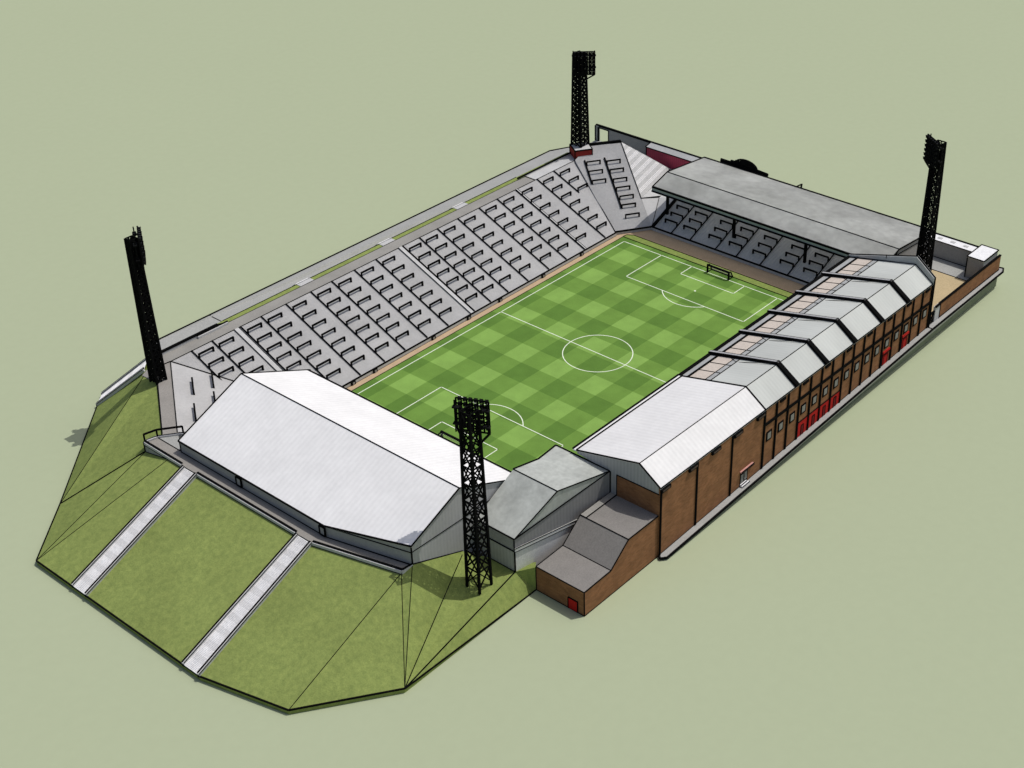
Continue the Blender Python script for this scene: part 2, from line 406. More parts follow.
# far corner terrace with the flood light plinth on its shoulder
net = thing('corner_terrace', 'far corner terrace below the floodlight on the red plinth', 'terrace', (68,48,0))
nd = Vector((.837,-.547,0)); nn = Vector((.547,.837,0)); no = Vector((55.3,38.8,0))
def st(x, y): v = Vector((x,y,0))-no; return v.dot(nn), v.dot(nd)
left = [st(55.3,38.8), st(67.8,64.6), st(75.4,65.6)]; right = [st(65.1,32.4), st(71.2,41.2), st(84.1,59.6)]
Tn = min(left[2][0], right[2][0])
left[0] = (0, left[0][1]); right[0] = (0, right[0][1])
b = terrace_mesh(no, nd, nn, .8, .415, Tn, pw(left), pw(right), 'conc', 120)
nz = lambda x, y: .8+.415*(Vector((x,y,0))-no).dot(nn)
b.poly([(65.1,32.4,.8),(75.6,37.7,5.1),(71.2,41.2,nz(71.2,41.2)+.1)], 'conc')
b.poly([(65.1,32.4,.8),(77.2,32.2,5.75),(75.6,37.7,5.1)], 'conc'); b.poly([(75.6,37.7,5.1),(77.2,32.2,5.75),(85,33,5.2),(79,38.5,5.05)], 'conc_light')
b.line([(65.1,32.4,.9),(75.6,37.7,5.2),(71.2,41.2,5.4)], .13)
b.line([(71.2,41.2,5.4),(84.1,59.6,nz(84.1,59.6)+.2)], .2); b.line([(75.4,65.6,14.9),(84.1,59.6,14.8)], .75)
b.build('deck', net)
b = MB(); b.wall([(55.3,38.8,-.1),(65.1,32.4,-.1),(65.1,32.4,.85),(55.3,38.8,.85)], (.15,.24,0), 'conc_light')
b.line([(55.3,38.8,1.0),(65.1,32.4,1.0)], .4); b.build('front_wall', net)
b = MB(); b.line([(69.6,62.3,nz(69.6,62.3)+.3),(64.3,55,nz(64.3,55)+.3)], .42); b.build('aisle_dark_line', net)  # dark line along the corner aisle
b = MB(); b.line([(75,58.8,nz(75,58.8)+.3),(63.8,43,nz(63.8,43)+.3)], .46); b.build('aisle_dark_line', net)

# ------------------------------------------------------------------ crush barriers
def barrier_src():
    b = MB()
    b.bar((0,0,1.12),(4.6,0,1.12), .42, 'ink', .36); b.bar((.16,0,-.3),(.16,0,1.25), .34, 'ink'); b.bar((4.4,0,-.1),(4.4,0,1.3), .42, 'ink')
    return b.build('crush_barrier')
src = barrier_src(); first = [True]
ORD = ['first','second','third','fourth','fifth','sixth','seventh','eighth','ninth','tenth','eleventh','twelfth','thirteenth','fourteenth','fifteenth','sixteenth','seventeenth','eighteenth']
def barrier(loc, rz, label, sx=1.):
    if first[0]: o = src; o.location = loc; o.rotation_euler = (0,0,rz); o.scale = (sx,1,1); first[0] = False
    else: o = place(src, loc, rz, sx)
    tag(o, label, 'barrier', 'crush barriers on the terraces')
rows = [62.7,59.2,55.7,52.3,48.85,45.45,42.0]
for i, x in enumerate(cols):
    rr = {-77.3:3,-71.1:5,58.3:3}.get(x, 7)
    for j in range(rr):
        barrier((x+.1,rows[j],kz(rows[j])), 0, 'black crush barrier on the long open terrace, %s row down in %s column from left' % (ORD[j], ORD[i]))
az = math.atan2(nd.y, nd.x)
for ci, L in enumerate(([(68.7,60.8),(66.4,58.),(64.3,55.)], [(73.6,56.8),(71.7,54.),(69.6,51.),(67.7,48.3),(65.9,45.5),(63.8,43.),(61.7,39.9)])):
    for j, (x, y) in enumerate(L):
        barrier((x,y,nz(x,y)+.1), az, 'black barrier on far corner terrace, %s row down in its %s column' % (ORD[j], ('left','right')[ci]))
aw = math.atan2(dv.y, dv.x)
for j, (x, y, w) in enumerate([(-84.4,56.,'upper barrier nearest the long terrace'),(-91.2,46.4,'upper barrier nearest the white roof'),(-78.1,57.,'lower barrier nearest the long terrace'),(-83.6,49.2,'lower barrier nearest the white roof')]):
    barrier((x,y,wz(x,y)+.1), aw, 'black crush barrier on plain near corner terrace, '+w, 1.3)
es = .415; ez = lambda x: .8+es*(x-65.2)
elines = [25.2,18.3,9.1,1.8,-6.5,-15.9,-23.8]
for i, y in enumerate(elines):
    for j, x in enumerate((76.8,74.,71.1,68.3)):
        barrier((x,y+.1,ez(x)), math.pi/2, 'black barrier under the grey far roof, %s row down in %s column from left' % (ORD[j], ORD[i]))

# ------------------------------------------------------------------ far covered stand
east = thing('covered_stand', 'low grey roofed stand with shaded barrier terrace behind the far goal', 'stand', (78,-7,0))
b = terrace_mesh((65.2,32.2),(0,-1),(1,0),.8,es,26.5, pw([(0,0),(26.5,0)]), pw([(0,78),(26.5,78)]), 'conc', 62); b.build('deck', east)
for y in elines+[-32.5,-40]:
    b = MB(); b.bar((65.3,y,ez(65.3)+.3),(91,y,ez(91)+.3), .24, 'ink', .3); b.build('aisle_dark_line', east)  # dark line up each aisle of the covered deck
b = MB(); b.bx(64.9,65.18,-45.8,32.3,-.1,.85,'conc_light'); b.line([(65.1,32.3,1.0),(65.1,-45.8,1.0)], .4); b.build('front_wall', east)
b = MB(); b.bar((65.2,32.1,ez(65.2)+.35),(91,32.1,ez(91)+.35), .8, 'ink', .7); b.build('end_rail', east)
EY0, EY1 = 32.3, -46.
ev, rg, bk = (64.9,14.2), (72.1,16.4), (90.9,14.6)
b = MB()
b.poly([(ev[0],EY0,ev[1]),(ev[0],EY1,ev[1]),(rg[0],EY1,rg[1]),(rg[0],EY0,rg[1])], 'asb_sheet')
b.poly([(rg[0],EY0,rg[1]),(rg[0],EY1,rg[1]),(bk[0],EY1,bk[1]),(bk[0],EY0,bk[1])], 'asb_sheet')
b.line([(rg[0],EY0,rg[1]+.02),(rg[0],EY1,rg[1]+.02)], .22)
b.line([(bk[0],EY0,bk[1]),(bk[0],EY1,bk[1])], .46); b.line([(ev[0],EY0,ev[1]),(rg[0],EY0,rg[1]),(bk[0],EY0,bk[1])], .36)
b.line([(ev[0],EY1,ev[1]),(rg[0],EY1,rg[1]),(bk[0],EY1,bk[1])], .3); b.line([(ev[0],EY0,ev[1]),(ev[0],EY1,ev[1])], .5)
b.build('roof', east)
b = MB(); b.bx(ev[0]-.25,ev[0],EY1,EY0,13.0,14.0,'gutter'); b.line([(ev[0]-.2,EY0,13.0),(ev[0]-.2,EY1,13.0)], .5); b.build('fascia', east)
for y in (31.2,6.9,-17.6,-41):
    b = MB(); b.bx(70.8,71.5,y-.35,y+.35,ez(71)-.3,16,'ink'); b.bar((71.15,y,12.5),(71.15,y-3.2,15.9), .4, 'ink'); b.bar((71.15,y,13),(66,y,14.1), .35, 'ink'); b.build('column', east)
b = MB(); b.wall([(72,EY1+.1,4.7),(90.8,EY1+.1,4.7),(90.8,EY1+.1,14.2),(72.1,EY1+.1,16.0)], (0,.3,0), 'clad_dk'); b.line([(70,EY1+.05,13.2),(72.1,EY1+.05,15.),(90.8,EY1+.05,13.3)], .2); b.build('end_wall', east)
b = MB(); b.bx(90.5,90.8,EY1+.1,EY0,4.7,14.3,'clad_dk'); b.build('back_wall', east)

gan = thing('roof_gantry', 'black arched gantry showing above the back edge of the grey roof', 'gantry', (92.5,18,14))
b = MB()
b.bar((91.6,26.6,15.),(91.6,9.4,15.), .6, 'ink', .8); b.bar((91.6,26.6,15.6),(91.6,22,15.6), .3, 'ink'); b.bar((91.6,14,15.7),(91.6,9.4,15.4), .3, 'ink')
for y in (26,22,18,14,10): b.bar((91.6,y,9),(91.6,y,15), .35, 'ink')
b.build('walkway', gan)
b = MB()
for r_, w in ((3.6,.45),(2.4,.35)):
    pts = [(91.8, 17.6+r_*1.15*math.cos(math.pi*k/12), 15.2+r_*.62*math.sin(math.pi*k/12)) for k in range(13)]
    for a, c in zip(pts, pts[1:]): b.bar(a, c, w, 'ink')
for k in (2,4,6,8,10):
    a = math.pi*k/12; b.bar((91.8,17.6+2.7*math.cos(a),15.2+1.45*math.sin(a)),(91.8,17.6+4.5*math.cos(a),15.2+2.5*math.sin(a)), .22, 'ink')
b.bx(91.5,92.1,19.6,23,15.2,16.1,'ink'); b.bx(91.6,92.0,14.2,21,15.2,16.6,'ink'); b.bx(91.6,92.0,15.4,19.6,16.6,17.1,'ink')
b.build('arch', gan)
b = MB(); b.bar((91.3,-2.5,14.3),(91.3,-2.7,15.9), .4, 'ink'); b.bar((91.3,-1.2,14.7),(91.3,-2.4,15.6), .4, 'ink')
tag(b.build('roof_vent'), 'tiny black vent pipe on the back edge of the grey roof', 'vent')

# steps between corner terrace and far stand
b = MB(); A=Vector((84.3,59.8,14.6)); B=Vector((71.3,41.4,5.3)); C=Vector((94.,47.6,4.9)); C2=Vector((77.,38.,4.95))
N = 44
for k in range(N):
    t0, t1 = k/N, (k+1)/N
    p0, p1 = B.lerp(A,t0), B.lerp(A,t1); q0, q1 = C2.lerp(C,1) .lerp(A,t0), C.lerp(A,t1)
    zt = p1.z-.05
    b.poly([(p0.x,p0.y,zt),(q0.x,q0.y,zt),(q1.x,q1.y,zt),(p1.x,p1.y,zt)], 'conc_light' if k % 6 < 3 else 'stair_worn')
    b.poly([(p0.x,p0.y,p0.z-.05),(q0.x,q0.y,p0.z-.05),(q0.x,q0.y,zt),(p0.x,p0.y,zt)], 'conc_light')
b.poly([(B.x,B.y,B.z),(C2.x,C2.y,C2.z),(C.x,C.y,C.z)], 'conc_light')
b.line([A,C], .3); b.line([B,C2], .3)
tag(b.build('corner_steps'), 'broad pale concrete steps beside the far corner terrace and grey roof', 'steps')

# ------------------------------------------------------------------ far wall, sheds, yard
fw = thing('boundary_wall', 'long grey boundary wall with gateway at the far end', 'wall', (98,20,0))
b = MB(); b.bx(97.9,98.4,-42,75.7,0,10.,'grey_w'); b.line([(98.15,81.1,10.05),(98.15,-42,10.05)], .6); b.bx(97.9,98.4,75.7,81.1,9.4,10.,'grey_w'); b.line([(97.9,75.7,4.8),(97.9,75.7,9.4),(97.9,79.8,9.4)], .3); b.build('wall', fw)
b = MB(); b.bx(97.7,98.5,79.8,81.1,0,9.98,'grey_w'); b.line([(97.7,79.8,4.7),(97.7,79.8,9.6)], .45); b.line([(97.7,81.1,4.7),(97.7,81.1,10)], .35); b.build('gate_post', fw)
rs = thing('lean_to_shed', 'crimson fronted lean-to shed against the grey boundary wall', 'shed', (96.5,47,4.74))
b = MB(); b.bx(95.3,97.85,36,58,4.7,9.4,'crimson'); b.line([(95.3,58,4.8),(95.3,58,9.5)], .3); b.build('front', rs)
b = MB(); b.slab([(95.1,35.8,9.5),(97.88,35.8,10.1),(97.88,58.2,10.1),(95.1,58.2,9.5)], .12, 'gutter'); b.line([(95.1,58.2,9.5),(95.1,35.8,9.5)], .26); b.line([(95.1,58.2,9.5),(97.88,58.2,10.1)], .3); b.build('roof', rs)
yb = thing('yard_building', 'low grey building with flat white roof along the yard end', 'building', (96.5,-49,4.74))
b = MB(); b.bx(94.95,98.3,-57.8,-42.2,0,9.7,'grey_w'); b.line([(94.9,-42.2,4.8),(94.9,-57.8,4.8)], .2); b.build('wall', yb)
b = MB(); b.bx(94.8,98.4,-57.9,-42.1,9.72,10.,'white'); b.line([(98.4,-42.1,10.),(98.4,-57.9,10.)], .5); b.line([(94.8,-42.1,9.9),(94.8,-57.9,9.9)], .22); b.build('roof', yb)
for y in (-46,-50.,-54.): 
    b = MB(); b.bx(96.1,97.1,y-.7,y+.7,10.01,10.12,'conc_light'); b.build('roof_hatch', yb)
hut = thing('yard_hut', 'white roofed grey hut in the corner of the sandy yard', 'hut', (94,-60.5,4.74))
b = MB(); b.bx(89.6,97.9,-62.95,-58.,0,10.9,'grey_w'); b.line([(89.6,-58,4.8),(89.6,-58,10.9)], .3); b.build('wall', hut)
b = MB(); b.bx(89.4,98.1,-63.05,-57.9,10.92,11.2,'white'); b.line([(89.4,-57.9,11.2),(98.1,-57.9,11.2),(98.1,-63.05,11.2),(89.4,-63.05,11.2)], .28, close=True); b.build('roof', hut)
bw = thing('yard_wall', 'brown brick yard wall beside the climbing pavement', 'wall', (81,-63.5,4.7))
b = MB(); b.bx(63.9,98.6,-63.75,-63.25,4.8,9.5,'brick'); b.build('brickwork', bw)
b = MB(); b.bx(63.7,98.8,-63.85,-63.15,9.5,9.72,'ink'); b.line([(98.6,-63.5,5.0),(98.6,-63.5,9.6)], .4); b.line([(63.9,-63.8,5.4),(98.6,-63.8,5.2)], .2); b.build('coping', bw)
gp = thing('yard_gate', 'narrow yard gate with pale pier between brick stand and yard wall', 'gate', (60.5,-63.6,5.))
b = MB(); b.bx(61.1,63.6,-63.86,-63.2,4.8,9.7,'conc_light'); b.line([(61.1,-63.8,9.8),(63.7,-63.8,9.8)], .5); b.line([(63.65,-63.8,5.),(63.65,-63.8,9.7)], .3); b.build('pier', gp)
b = MB()
for x in (58.4,59.2,60.,60.8): b.bar((x,-63.6,5.),(x,-63.6,8.7), .22, 'ink')
b.bar((58.3,-63.6,5.4),(61,-63.6,5.4), .3, 'ink'); b.bar((58.3,-63.6,8.5),(61,-63.6,8.5), .4, 'ink'); b.bar((58.4,-63.6,5.4),(60.9,-63.6,8.4), .25, 'ink')
b.build('gate_leaf', gp)

# ------------------------------------------------------------------ left stand (white roof on the bank)
ws = thing('end_stand', 'big white pitched roof stand on top of the grass bank', 'stand', (-87,0,0))
WZ = lambda x: 23.2-.4358*abs(x+86.6)
b = MB()
E0=(-105.5,32.6,WZ(-105.5)); E1=(-105.5,-14.8,WZ(-105.5)); E2=(-100.7,-35.2,WZ(-100.7)); R0=(-86.6,32.6,23.2); R1=(-86.6,-35.2,23.2); F0=(-68.2,32.6,WZ(-68.2)); F1=(-68.2,-35.2,WZ(-68.2))
b.slab([R0,E0,E1,E2,R1], .3, 'white_x'); b.slab([R0,R1,F1,F0], .3, 'white_x')
b.line([E0,E1,E2], .3); b.line([R0,R1], .22); b.line([E0,R0,F0], .3); b.line([E2,R1,F1], .24); b.line([F0,F1], .42)
b.build('roof', ws)
b = MB()
zt = 14.85
b.wall([(-105.3,32.4,11.5),(-105.3,-14.8,11.5),(-105.3,-14.8,zt),(-105.3,32.4,zt)], (.3,0,0), 'clad_dk')
b.wall([(-105.3,-14.8,11.5),(-100.55,-35,11.5),(-100.55,-35,16.7),(-105.3,-14.8,zt)], (.3,.05,0), 'clad_dk')
b.line([(-105.35,32.4,12.05),(-105.35,-14.8,12.05),(-100.6,-35,12.2)], .2); b.line([(-105.35,-14.8,14.8),(-100.6,-35,15.3)], .18); b.line([(-105.35,32.4,12),(-105.35,32.4,15)], .2)
b.build('back_wall', ws)
b = MB()
b.wall([(-100.5,-35,11),(-86.7,-35,6),(-68.3,-35,0),(-68.3,-35,14.9),(-86.6,-35,22.85),(-100.5,-35,16.8)], (0,.3,0), 'clad_x')
b.line([(-100.5,-35.02,15.35),(-86,-35.02,15.1),(-68.3,-35.02,14.9)], .16); b.line([(-100.5,-35.02,12.4),(-86.7,-35.02,7.05)], .2); b.line([(-100.55,-35,12.2),(-100.55,-35,16.9)], .25)
b.build('end_wall', ws)
for y in (12.2,-14.2):
    b = MB(); b.bx(-105.55,-105.32,y-.8,y+.8,12.35,14.5,'clad_dk'); b.line([(-105.55,y-.8,12.35),(-105.55,y+.8,12.35),(-105.55,y+.8,14.5),(-105.55,y-.8,14.5)], .32, close=True); b.build('hatch', ws)
b = terrace_mesh((-67.5,32),(0,-1),(-1,0),.8,.32,34, pw([(0,0),(34,0)]), pw([(0,66),(34,66)]), 'conc', 30); b.build('deck', ws)
for y in (31.5,10,-12,-33.5):
    b = MB(); b.bx(-76.3,-75.7,y-.3,y+.3,3,18.2,'ink'); b.build('column', ws)
b = MB()
wk = [(-105.25,41.1,12.0),(-108.1,41.7,12.0),(-108.3,28.,12.0),(-108.3,-14.3,12.0),(-103.2,-34.4,12.0),(-100.6,-34.9,12.02),(-105.25,-14.8,12.0)]
b.slab(wk, .6, 'walk_brown')
b.poly([(-105.15,41.,12.02),(-105.2,32.4,12.02),(-101.3,39.,12.02),(-103.4,41.,12.02)], 'pave'); b.line([(-105.25,41,12.05),(-105.25,32.4,12.05)], .16)
b.build('walkway', ws)
b = MB()
for seg in ([(-108.3,41.7,12.25),(-108.4,28.3,12.25)],[(-108.4,23.0,12.25),(-108.4,-9.2,12.25)],[(-108.4,-14.2,12.25),(-103.2,-34.6,12.25),(-100.6,-35.,12.4)]):
    for a, c in zip(seg, seg[1:]):
        b.bar((a[0],a[1],11.85),(c[0],c[1],11.85 if c[0]<-101 else 12.0), .5, 'conc_light', .9); b.bar((a[0]+.2,a[1],12.4),(c[0]+.2,c[1],12.4), .42, 'ink', .3)
        b.bar((a[0]-.25,a[1],11.55),(c[0]-.25,c[1],11.55), .14, 'ink', .14)
b.wall([(-108.45,41.7,9.4),(-108.45,33,11.4),(-108.45,33,12.2),(-108.45,41.7,12.2)], (.3,0,0), 'grey_w'); b.line([(-108.5,41.7,9.6),(-108.5,33,11.45)], .2); b.line([(-108.5,41.7,9.6),(-108.5,41.7,12.3)], .25)
b.build('kerb_wall', ws)
gr = MB()
gp_ = [(-108.1,41.75,12),(-105.2,41.1,12),(-100.7,37.7,12)]
for a, c in zip(gp_, gp_[1:]):
    gr.bar((a[0],a[1],14.1),(c[0],c[1],14.1), .36, 'ink'); gr.bar((a[0],a[1],12.15),(c[0],c[1],12.15), .7, 'conc_light', .5); gr.bar((a[0]+.2,a[1],12.45),(c[0]+.2,c[1],12.45), .12, 'ink')
for a in gp_: gr.bar(a, (a[0],a[1],14.2), .3, 'ink')
tag(gr.build('guard_rail'), 'black guard rail on the walkway corner beside the white end roof', 'railing')

# stairs up the banks
def stairs(label, b0, b1, t0, t1, n=120, name='bank_stairs', group='stairs up the grass banks', wh=.9, lift=.3):
    """b0,b1 foot corners, t0,t1 head corners"""
    b0, b1, t0, t1 = map(Vector, (b0, b1, t0, t1)); rt = thing(name, label, 'stairs', ((b0+b1)/2)[:], group)
    b = MB()
    for k in range(n):
        u, v = k/n, (k+1)/n
        p0, p1, q0, q1 = b0.lerp(t0,u), b0.lerp(t0,v), b1.lerp(t1,u), b1.lerp(t1,v); z = p1.z+lift; zz = p0.z+lift; mt = 'stair' if k % 12 < 7 else 'stair_worn'
        b.poly([(p0.x,p0.y,z),(q0.x,q0.y,z),(q1.x,q1.y,z),(p1.x,p1.y,z)], mt)
        b.poly([(p0.x,p0.y,zz-.3),(q0.x,q0.y,zz-.3),(q0.x,q0.y,z),(p0.x,p0.y,z)], mt)
    b.build('flight', rt)
    for i, (f, h) in enumerate(((b0,t0),(b1,t1))):
        ow = ((b0-b1) if i == 0 else (b1-b0)).normalized()
        w = MB(); a, c = f+ow*.22+Vector((0,0,lift+.05)), h+ow*.22+Vector((0,0,lift+.05))
        w.bar(a, c, .46, 'conc_light', wh)
        ins = -ow*.2+Vector((0,0,wh/2-.03)); out = ow*.28+Vector((0,0,wh/2-.03))
        if wh > .5: w.bar(a+(ins if i else out), c+(ins if i else out), .34, 'ink'); w.bar(a+(out if i else ins), c+(out if i else ins), .13, 'ink')
        if wh > .5: w.line([a, a-Vector((0,0,.4))], .4)
        w.build('side_wall', rt)
    return rt
stairs('pale stairs up the grass bank, nearer the left floodlight', (-140.8,24.1,1.05), (-140.8,19.9,1.05), (-108.5,27.1,11.55), (-108.5,23.3,11.55))
stairs('pale stairs up the middle of the grass bank to the white roof', (-140.8,-12.4,1.05), (-140.8,-16.6,1.05), (-108.5,-10.,11.55), (-108.5,-13.7,11.55))
stairs('short pale stairs climbing to the foot of the left floodlight', (-93.9,81.8,.5), (-97.1,79.1,.5), (-86.6,70.2,11.8), (-89.8,67.2,11.8), 50)
for x, w in ((-36.3,'left'),(-6.5,'middle'),(23.,'right')):
    rt = stairs('pale stair head in the strip behind the long terrace, %s of three' % w, (x+2.2,84.4,.6), (x-2.2,84.4,.6), (x+2.2,71.5,11.9), (x-2.2,71.5,11.9), 40, wh=.3, lift=.1)
    b = MB(); b.bx(x-2.3,x+2.3,69.6,71.2,11.8,12.06,'conc_light'); b.build('landing', rt)

# ------------------------------------------------------------------ corner stand
cs = thing('corner_stand', 'grey gabled corner stand between the two white roofs', 'stand', (-70,-41,0))
b = MB()
rf=(-55.95,-49.2,16.5); ap=(-55.95,-34.2,16.5); mid=(-63.6,-35.9,17.85); lf=(-71,-35.5,19.2); rc=(-71,-47.6,19.2); evn=(-82.85,-46.2,13.25); evf=(-82.85,-35.5,13.25)
b.slab([lf,mid,ap,rf,rc], .25, 'asb_corner'); b.slab([rc,evn,evf,lf], .25, 'asb_corner')
b.line([lf,rc], .2); b.line([rc,rf], .2); b.line([rc,evn], .2); b.line([evn,evf], .25); b.line([lf,mid,ap,rf], .36)
b.build('roof', cs)
b = MB(); b.wall([(-82.7,-46.0,13.0),(-70.95,-47.5,18.95),(-56.1,-49.15,16.3)], (0,.25,0), 'asb_corner'); b.line([evn,rf], .2); b.build('gable', cs)
b = MB()
b.wall([(-82.75,-46.05,10.1),(-55.95,-49.3,7.6),(-55.95,-49.3,16.3),(-82.75,-46.05,13.05)], (.02,.3,0), 'clad_cs')
b.wall([(-82.8,-46.0,10.),(-82.8,-35.4,10.),(-82.8,-35.4,13.05),(-82.8,-46.0,13.05)], (.3,0,0), 'clad_dk')
b.line([(-55.95,-49.33,10.8),(-55.95,-49.33,16.5)], .3); b.line([(-82.85,-46.1,10.1),(-82.85,-46.1,13.2)], .2)
b.build('upper_wall', cs)
b = MB()
b.wall([(-82.85,-46.15,2.),(-55.95,-49.42,2.),(-55.95,-49.42,7.),(-82.85,-46.15,10.1)], (.02,.36,0), 'render')
b.wall([(-82.87,-46.1,2.),(-82.87,-35.3,2.),(-82.87,-35.3,10.05),(-82.87,-46.1,10.05)], (.36,0,0), 'clad')
b.line([(-82.9,-46.2,4.8),(-82.9,-46.2,10.1)], .25); b.line([(-82.9,-46.1,10.1),(-82.9,-35.4,10.1)], .2); b.line([(-82.9,-46.1,4.85),(-82.9,-39,4.85)], .2)
b.build('lower_wall', cs)
b = MB(); b.bar((-82.85,-46.25,10.5),(-55.95,-49.5,7.6), .3, 'render', .75); b.line([(-82.85,-46.4,10.1),(-55.95,-49.65,7.2)], .14); b.line([(-82.85,-46.4,10.95),(-55.95,-49.65,8.0)], .14); b.build('ledge', cs)
b = terrace_mesh((-60,-36),(1,0),(-.3,-.95),.8,.35,9.5, pw([(0,-6),(9.5,-12)]), pw([(0,3),(9.5,5.5)]), 'conc', 14); b.build('deck', cs)

# brick block below it
bb = thing('brick_annexe', 'low brick annexe with stepped grey felt roof and red door', 'building', (-68,-56,0))
prof = [(-80.2,6.1),(-71.7,6.3),(-66.0,10.85),(-55.95,10.85)]; YA, YB = -62.3, -49.45
b = MB()
for y, o in ((YA,.3),(YB,-.3)):
    b.wall([(prof[0][0],y,-.1),(prof[-1][0],y,-.1)]+[(x,y,z) for x, z in prof[::-1]], (0,o,0), 'brick')
b.wall([(-80.2,YA+.3,-.1),(-80.2,YB-.3,-.1),(-80.2,YB-.3,6.1),(-80.2,YA+.3,6.1)], (.3,0,0), 'brick')
b.line([(-80.2,YA,0),(-80.2,YA,6.1)], .2); b.line([(-80.2,YB,0.02),(-80.2,YA,.02),(-55.95,YA,.02)], .22); b.line([(-80.2,YB,0.),(-80.2,YB,6.1)], .2)
b.build('wall', bb)
b = MB()
for (x0,z0),(x1,z1) in zip(prof, prof[1:]): b.slab([(x0,YA-.02,z0+.12),(x1,YA-.02,z1+.12),(x1,YB+.02,z1+.12),(x0,YB+.02,z0+.12)], .12, 'brownroof')
for x, z in prof[:3]: b.line([(x,YA,z+.12),(x,YB,z+.12)], .18)
for y in (YA, YB): b.line([(x,y,z+.12) for x, z in prof], .2)
b.build('roof', bb)
b = MB(); b.bx(-65.9,-56,-51.1,-49.5,10.98,11.12,'walk'); b.line([(-65.9,-51.1,11.12),(-56,-51.1,11.12)], .18); b.build('roof_kerb', bb)
b = MB(); b.bx(-80.32,-80.21,-60.6,-58.1,.15,2.9,'red'); b.line([(-80.3,-60.6,.05),(-80.3,-60.6,2.9),(-80.3,-58.1,2.9),(-80.3,-58.1,.05)], .2); b.build('door', bb)

# ------------------------------------------------------------------ main stand
XA, XB, XC = -55.9, -18., 57.2
fy = lambda x: -40.1+.3*(x+55.9)/113
ry = lambda x: -57.1-1.4*(x+55.9)/113
FZ, RZ, EZ = 17.9, 22.15, 18.3
ey = lambda x: yw(x)-.12
prism = lambda x: ((x,fy(x),FZ),(x,ry(x),RZ),(x,ey(x),EZ))
ms = thing('main_stand', 'white roofed brick end of the main stand, beside the annexe', 'stand', (-37,-51,0))
b = MB()
f0,r0,e0 = prism(XA-.1); f1,r1,e1 = prism(XB)
b.slab([f0,f1,r1,r0], .3, 'white_y'); b.slab([r0,r1,e1,e0], .3, 'white_y')
b.line([r0,r1], .16); b.line([f0,r0,e0], .26); b.line([f1,r1,e1], .34); b.line([f0,f1], .34); b.line([e0,e1], .2)
b.build('roof', ms)
b = MB(); b.slab([(f0[0],f0[1]+1.0,FZ-.1),(f1[0],f1[1]+1.,FZ-.1),(f1[0],f1[1]+.1,FZ-.05),(f0[0],f0[1]+.1,FZ-.05)], .3, 'white'); b.line([(f0[0],f0[1]+1.0,FZ),(f1[0],f1[1]+1.,FZ)], .36); b.build('gutter', ms)
b = MB()
b.wall([(XA,yw(XA),-.1),(XB,yw(XB),-.1),(XB,yw(XB),EZ-.2),(XA,yw(XA),EZ-.2)], (0,.4,0), 'brick')
b.line([(XA,yw(XA)-.02,zp(XA)),(XB,yw(XB)-.02,zp(XB))], .16); b.build('brick_wall', ms)
b = MB()
b.wall([(XA,yw(XA)+.4,-.1),(XA,-51.1,-.1),(XA,-51.1,16.35),(XA,yw(XA)+.4,16.45)], (.4,0,0), 'brick'); b.line([(XA-.03,-51.1,10.9),(XA-.03,-51.1,16.4)], .16); b.line([(XA-.03,-51.1,16.4),(XA-.03,-62.4,16.5)], .18)
b.wall([(XA+.02,yw(XA)+.05,16.5),(XA+.02,-51.05,16.4),(XA+.02,-51.05,0),(XA+.02,-49.2,0),(XA+.02,-49.2,16.3),(XA+.02,-40.3,17.),(XA+.02,fy(XA),FZ-.35),(XA+.02,ry(XA),RZ-.35),(XA+.02,yw(XA)+.05,EZ-.35)], (.3,0,0), 'clad')
b.build('gable_wall', ms)
for x in (XA+.15,-43.2,-30.4):
    b = MB(); b.bx(x-.22,x+.22,yw(x)-.28,yw(x)-.01,zp(x),EZ-.35,'ink'); b.build('pilaster', ms)
for x in (-54.4,-44.8,-36.7,-28.5,-19.8):
    b = MB(); b.bx(x-1.6,x+1.6,yw(x)-.5,yw(x)-.02,EZ-1.25,EZ-.4,'ink'); b.bx(x-1.2,x+1.2,yw(x)-.56,yw(x)-.51,EZ-1.0,EZ-.6,'frame'); b.build('eaves_vent', ms)
ent = MB(); x0, x1, y = -26.5, -22.7, yw(-24.6); zb = zp(-24.6)
ent.bx(x0,x1,y-.1,y-.02,zb,zb+3.9,'ink'); ent.bx(x0+.2,x0+1.2,y-.16,y-.11,zb+.8,zb+3.,'glass'); ent.bx(x0+1.6,x0+2.6,y-.16,y-.11,zb+1.0,zb+3.2,'glass'); ent.bx(x0+2.9,x1-.1,y-.16,y-.11,zb+.1,zb+3.6,'brick')
dr = ent.build('entrance_door', ms)
b = MB(); b.bx(x0-.3,x1+.9,y-.6,y-.02,zb+3.95,zb+4.25,'pink'); b.line([(x0-.3,y-.6,zb+4.28),(x1+.9,y-.6,zb+4.28)], .16); b.line([(x0-.3,y-.6,zb+3.95),(x1+.9,y-.6,zb+3.95)], .18); b.build('canopy', dr)
b = MB(); b.bx(x0,x0+2.8,y-.9,y-.12,zb+.02,zb+.3,'white'); b.bx(x0,x0+2.4,y-.5,y-.12,zb+.3,zb+.6,'white'); b.line([(x0,y-.9,zb+.3),(x0+2.8,y-.9,zb+.3)], .14); b.line([(x0,y-.5,zb+.6),(x0+2.4,y-.5,zb+.6)], .14); b.build('doorstep', dr)

